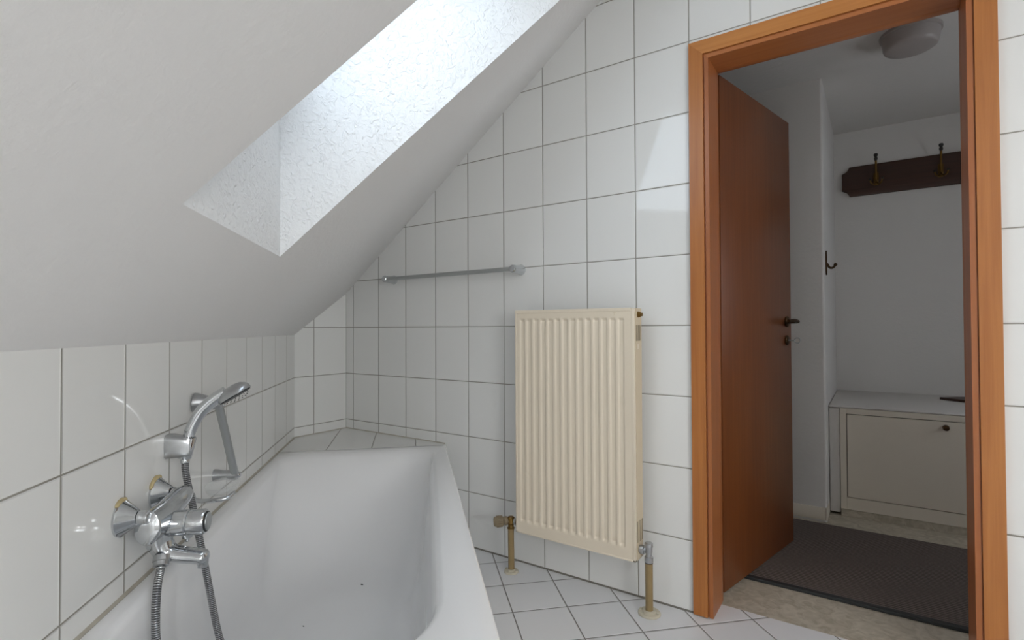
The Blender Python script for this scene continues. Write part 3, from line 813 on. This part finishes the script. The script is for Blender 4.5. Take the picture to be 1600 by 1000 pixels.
hold = thing('shower_holder', 'chrome wedge-shaped shower bracket on the tiles holding the hand shower', 'shower holder', W(1.40, 0, .715))
bm = BM()
secs = [(0.0, .021, .029, .718), (.012, .021, .0285, .718), (.030, .019, .026, .716), (.046, .0165, .0225, .714), (.052, .014, .019, .713)]
R = []
for n, wt, hz, zc in secs:
    ring = []
    for i in range(28):
        a = 2*math.pi*i/28; c, s = math.cos(a), math.sin(a)
        e = .42
        ring.append(bm.verts.new(W(1.400 + wt*math.copysign(abs(c)**e, c), n+.0005, zc + hz*math.copysign(abs(s)**e, s))))
    R.append(ring)
for A, B in zip(R, R[1:]):
    for i in range(28): bm.faces.new((A[i], A[(i+1) % 28], B[(i+1) % 28], B[i]))
bm.faces.new(R[0]); bm.faces.new(R[-1])
obj('bracket_body', bm, m_chrome_dull, hold, smooth=45)
bm = BM(); lathe(bm, W(1.398,.0365,.6865), WD(0,.18,1), [(0, .0105), (0, .0150), (.012, .0160), (.050, .0175), (.052, .0165), (.051, .0120), (0, .0105)], 24); obj('cradle_ring', bm, m_chrome, hold, smooth=30)

hsx = thing('hand_shower', 'chrome hand shower with curved handle hanging in its bracket', 'hand shower', W(1.395, .04, .70))
hp = smooth_path([W(1.396,.036,.692), W(1.394,.041,.725), W(1.390,.050,.760), W(1.386,.068,.795), W(1.382,.095,.823), W(1.378,.125,.842)], 7)
nn = len(hp)
bm = BM(); tube(bm, hp, .011, 20, radii=[.0105 + .0065*(i/(nn-1)) for i in range(nn)], flat=[1+.15*(i/(nn-1)) for i in range(nn)], up0=NC)
obj('handle', bm, m_chrome, hsx, smooth=50)
fn = WD(0.30, .50, -.81).normalized(); hc = W(1.380, .146, .835)
bm = BM(); lathe(bm, hc - fn*.024, fn, [(-.004, 0), (-.0035, .012), (-.001, .024), (.006, .034), (.014, .0400), (.022, .0420), (.025, .0415), (.025, 0)], 40, up=CV, sy=.92)
obj('shower_head', bm, m_chrome_dull, hsx, smooth=40)
bm = BM(); lathe(bm, hc + fn*.0005, fn, closed([(0, .0395), (.003, .0385), (.004, .034)]), 36, up=CV, sy=.92)
fc = obj('spray_face', bm, m_dark, hsx, smooth=30)
bm = BM(); a_, b_, _ = frame(fn)
for rr, k in ((.010, 6), (.020, 12), (.029, 18)):
    for i in range(k):
        q = 2*math.pi*i/k; c = hc + fn*.0042 + a_*rr*math.cos(q) + b_*rr*math.sin(q)
        cyl(bm, c, c+fn*.0012, .0016, 6)
obj('nozzles', bm, m_dark, fc)

# ================================================================== GRAB RAIL and SOAP DISH
gr = thing('grab_rail', 'short slanted chrome grab rail on the wall behind the hand shower', 'grab rail', W(1.17, 0, .68))
u0, u1 = W(1.238, .060, .797), W(1.098, .060, .562)
bm = BM(); cyl(bm, u0, u1, .0112, 20); obj('bar', bm, m_alu, gr, smooth=40)
for (t, z, p, rb) in ((1.247, .803, u0, .0262), (1.092, .562, u1, .0185)):
    bm = BM(); ax = (p - W(t, 0, z)); L_ = ax.length
    lathe(bm, W(t, .0005, z), ax, closed([(0, rb), (.006, rb), (L_*.5, rb*.78), (L_*.9, .0165), (L_+.006, .0150), (L_+.011, .008)]), 28)
    mt = obj('mount', bm, m_chrome_dull, gr, smooth=35)
    bm = BM(); sc = p + ax.normalized()*.010
    lathe(bm, sc, ax, closed([(0, .0085), (.004, .0085), (.007, .005)]), 20); obj('screw_cap', bm, m_chrome, mt, smooth=35)
sd = thing('soap_dish', 'clear oval soap dish on a chrome holder beside the mixer', 'soap dish', W(1.19, .05, .54))
bm = BM()
def bowl(s, z, cx=1.175, cn=.052, n=36): return [W(cx + .070*s*math.cos(q*2*math.pi/n), cn + .042*s*math.sin(q*2*math.pi/n), z) for q in range(n)]
lay = [(0.55, .535), (.80, .538), (.95, .547), (1.0, .560), (.96, .560), (.91, .549), (.76, .542), (.50, .540)]
R = [[bm.verts.new(p) for p in bowl(*l)] for l in lay]
for A, B in zip(R, R[1:]):
    for i in range(36): bm.faces.new((A[i], A[(i+1) % 36], B[(i+1) % 36], B[i]))
bm.faces.new(R[0]); bm.faces.new(R[-1])
obj('dish', bm, m_clear, sd, smooth=50)
bm = BM()
tube(bm, smooth_path([W(1.262,.002,.545), W(1.268,.030,.540), W(1.268,.065,.540), W(1.258,.092,.543), W(1.238,.100,.548)], 6), .008, 16, flat=[.75]*25, up0=CV)
obj('holder_arm', bm, m_chrome, sd, smooth=50)
bm = BM(); lathe(bm, W(1.262, .0005, .545), NC, closed([(0, .016), (.006, .016), (.008, .012)]), 24); obj('wall_plate', bm, m_chrome, sd, smooth=30)

# ================================================================== HALL THINGS
mt_ = thing('floor_mat', 'dark ribbed door mat covering the hall floor behind the threshold', 'mat', (.3, 2.7, 0))
bm = BM(); box(bm, XYZ, (-.95, 2.289, .0005), (1.2, 3.085, .011), .003); obj('mat_surface', bm, m_mat, mt_)
bm = BM(); box(bm, XYZ, (-.95, 2.262, .0005), (1.2, 2.2885, .0125), .002); obj('edge_strip', bm, m_dark, mt_)

CX0, CX1, CYF, CZ1 = -.150, 1.2, 3.295, .570
cup = thing('low_cupboard', 'low off-white built-in cupboard with flap door at the back of the hall', 'cupboard', (.4, 3.7, 0))
bm = BM()
box(bm, XYZ, (CX0, CYF, .04), (CX0+.028, CYF+.02, CZ1-.001), .001); box(bm, XYZ, (CX0+.028, CYF, .04), (CX1, CYF+.02, .102), .001)
box(bm, XYZ, (CX0+.028, CYF, .541), (CX1, CYF+.02, CZ1-.001), .001); box(bm, XYZ, (.62, CYF, .102), (CX1, CYF+.02, .541), .001)
obj('front_frame', bm, m_cup, cup)
bm = BM(); box(bm, XYZ, (CX0-.05, CYF-.0005, CZ1), (CX1, BY-.002, CZ1+.012), .006); box(bm, XYZ, (PX+.002, CYF+.012, .012), (CX0-.001, CYF+.03, CZ1-.001), .008); obj('top_board', bm, m_hall, cup, smooth=40)
bm = BM(); box(bm, XYZ, (CX0+.0005, CYF+.004, .0005), (CX1, CYF+.02, .039), 0); obj('plinth', bm, m_lino, cup)
bm = BM(); box(bm, XYZ, (CX0+.0315, CYF-.001, .1055), (.618, CYF+.017, .5375), .0015); fd = obj('flap_door', bm, m_cup, cup)
bm = BM(); lathe(bm, (.286, CYF-.001, .509), (0,-1,0), closed([(0, .014), (.002, .014), (.003, .010), (.012, .008), (.014, .013), (.021, .012), (.024, .007)]), 20); obj('lock_knob', bm, m_brassd, fd, smooth=35)
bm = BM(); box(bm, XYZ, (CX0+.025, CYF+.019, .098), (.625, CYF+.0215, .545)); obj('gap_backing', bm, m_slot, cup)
bd = thing('wooden_board', 'flat dark wooden board lying on the cupboard top at right', 'board', (.55, 3.9, CZ1+.012))
bm = BM(); prism(bm, [(.31, 3.86), (.62, 3.60), (.86, 3.84), (.60, 4.08)], XYZ, CZ1+.0125, CZ1+.0265, bev=.002); obj('board_panel', bm, m_walnut, bd)

# coat rack
YK = BY-.001
rack = thing('coat_rack', 'dark wooden coat rack board with brass hooks on the hall wall', 'coat rack', (.4, YK, 1.95))
bm = BM()
def notch(x0, x1, z0, z1, s=.042, r=6):
    P = []
    def arc(cx, cz, a0, a1): 
        for i in range(r+1):
            a = math.radians(a0+(a1-a0)*i/r); P.append((cx+s*math.cos(a), cz+s*math.sin(a)))
    arc(x0, z0, 0, 90) ; arc(x0, z1, 270, 360); arc(x1, z1, 180, 270); arc(x1, z0, 90, 180); return P
ol = notch(-.158, 1.05, 1.852, 2.046)
prism(bm, ol, lambda x, y, z: Vector((x, z, y)), YK-.020, YK, bev=.003)
obj('backboard', bm, m_walnut, rack, smooth=30)
def hook_meshes(x, y, z, dirn, side, parent, nm, s=1.0, knob=True):
    f = lambda a, b, c: Vector((x, y, z)) + side*a*s + dirn*b*s + Vector((0, 0, c*s))
    bm = BM()
    box(bm, f, (-.014, 0, -.050), (.014, .004, .030), .003)
    tube(bm, smooth_path([f(0,.004,-.02), f(0,.022,-.018), f(0,.032,.02), f(0,.038,.07), f(0,.048,.100)], 6), .006*s, 12)
    for q in (-1, 1): tube(bm, smooth_path([f(0,.012,-.030), f(q*.014,.026,-.046), f(q*.026,.038,-.040), f(q*.032,.044,-.022)], 5), .0046*s, 10)
    lathe(bm, f(0,.004,-.022), dirn, closed([(0, .014*s), (.006*s, .013*s), (.010*s, .006*s)]), 16)
    h = obj(nm, bm, m_brassa, parent, smooth=45)
    bm = BM()
    ax = Vector((0,0,1)) + dirn*.22
    lathe(bm, f(0,.047,.098), ax, closed([(0, .007*s), (.010*s, .010*s), (.016*s, .0095*s), (.022*s, .007*s), (.030*s, .0115*s), (.038*s, .012*s), (.044*s, .007*s)]), 16)
    obj('knob', bm, m_black, h, smooth=45)
    for q in (-1, 1):
        bm = BM(); lathe(bm, f(q*.032,.044,-.024), (0,0,1), closed([(0, .005*s), (.006*s, .0072*s), (.012*s, .005*s)]), 12)
        obj('knob', bm, m_black, h, smooth=45)
for x in (.028, .350, .672):
    hook_meshes(x, YK-.020, 1.955, Vector((0,-1,0)), Vector((1,0,0)), rack, 'hook')
# single hook on the side wall
wh = thing('wall_hook', 'small dark bronze coat hook on the white hall wall corner', 'hook', (PX, 3.25, 1.34))
f = lambda a, b, c: Vector((PX+.0005+b, 3.235+a, 1.335+c))
bm = BM()
prism(bm, [(0,-.062), (.009,-.045), (.012,-.020), (.009,.02), (.011,.045), (0,.068), (-.011,.045), (-.009,.02), (-.012,-.02), (-.009,-.045)], lambda x, y, z: f(x, z, y), 0, .007, bev=.002)
obj('plate', bm, m_brassd, wh, smooth=40)
bm = BM(); tube(bm, smooth_path([f(0,.006,.0), f(0,.018,-.022), f(0,.032,-.024), f(0,.044,-.012)], 6), .006, 12); obj('arm', bm, m_brassd, wh, smooth=50)
bm = BM(); lathe(bm, f(0,.040,-.014), (.5,0,.6), closed([(0, .006), (.006, .009), (.012, .008), (.015, .004)]), 14); obj('knob', bm, m_brassd, wh, smooth=50)

# ceiling lamp
lm = thing('ceiling_lamp', 'unlit round drum-shaped ceiling lamp in the hall', 'lamp', (.15, 2.87, CEIL))
bm = BM(); lathe(bm, (.150, 2.87, CEIL-.0005), (0,0,-1), closed([(0, .112), (.012, .112), (.014, .108)]), 40); obj('base_plate', bm, m_lampglass, lm, smooth=35)
bm = BM(); lathe(bm, (.150, 2.87, CEIL-.0150), (0,0,-1), closed([(0, .106), (.042, .100), (.052, .096), (.058, .086), (.061, .060)]), 40); obj('lamp_shade', bm, m_lampglass, lm, smooth=50)

# two tiny dark flecks lying on the bottom of the tub
for (p, r, lab) in (((-1.5409, 1.279, .0735), .0050, 'larger of two tiny dark flecks lying in the bathtub, towards its far end'),
                    ((-1.493, 1.0085, .0645), .0028, 'smaller of two tiny dark flecks lying in the bathtub, close to the hose')):
    bm = BM(); prism(bm, [(-r, -r*.3), (-r*.2, -r*.5), (r, r*.1), (r*.7, r*.5), (-r*.4, r*.3)], lambda x, y, z: Vector(p) + Vector((x, y, z)), -.0012, .0008)
    fk = obj('dirt_fleck', bm, m_black, origin=p); tag(fk, lab, 'dirt fleck')
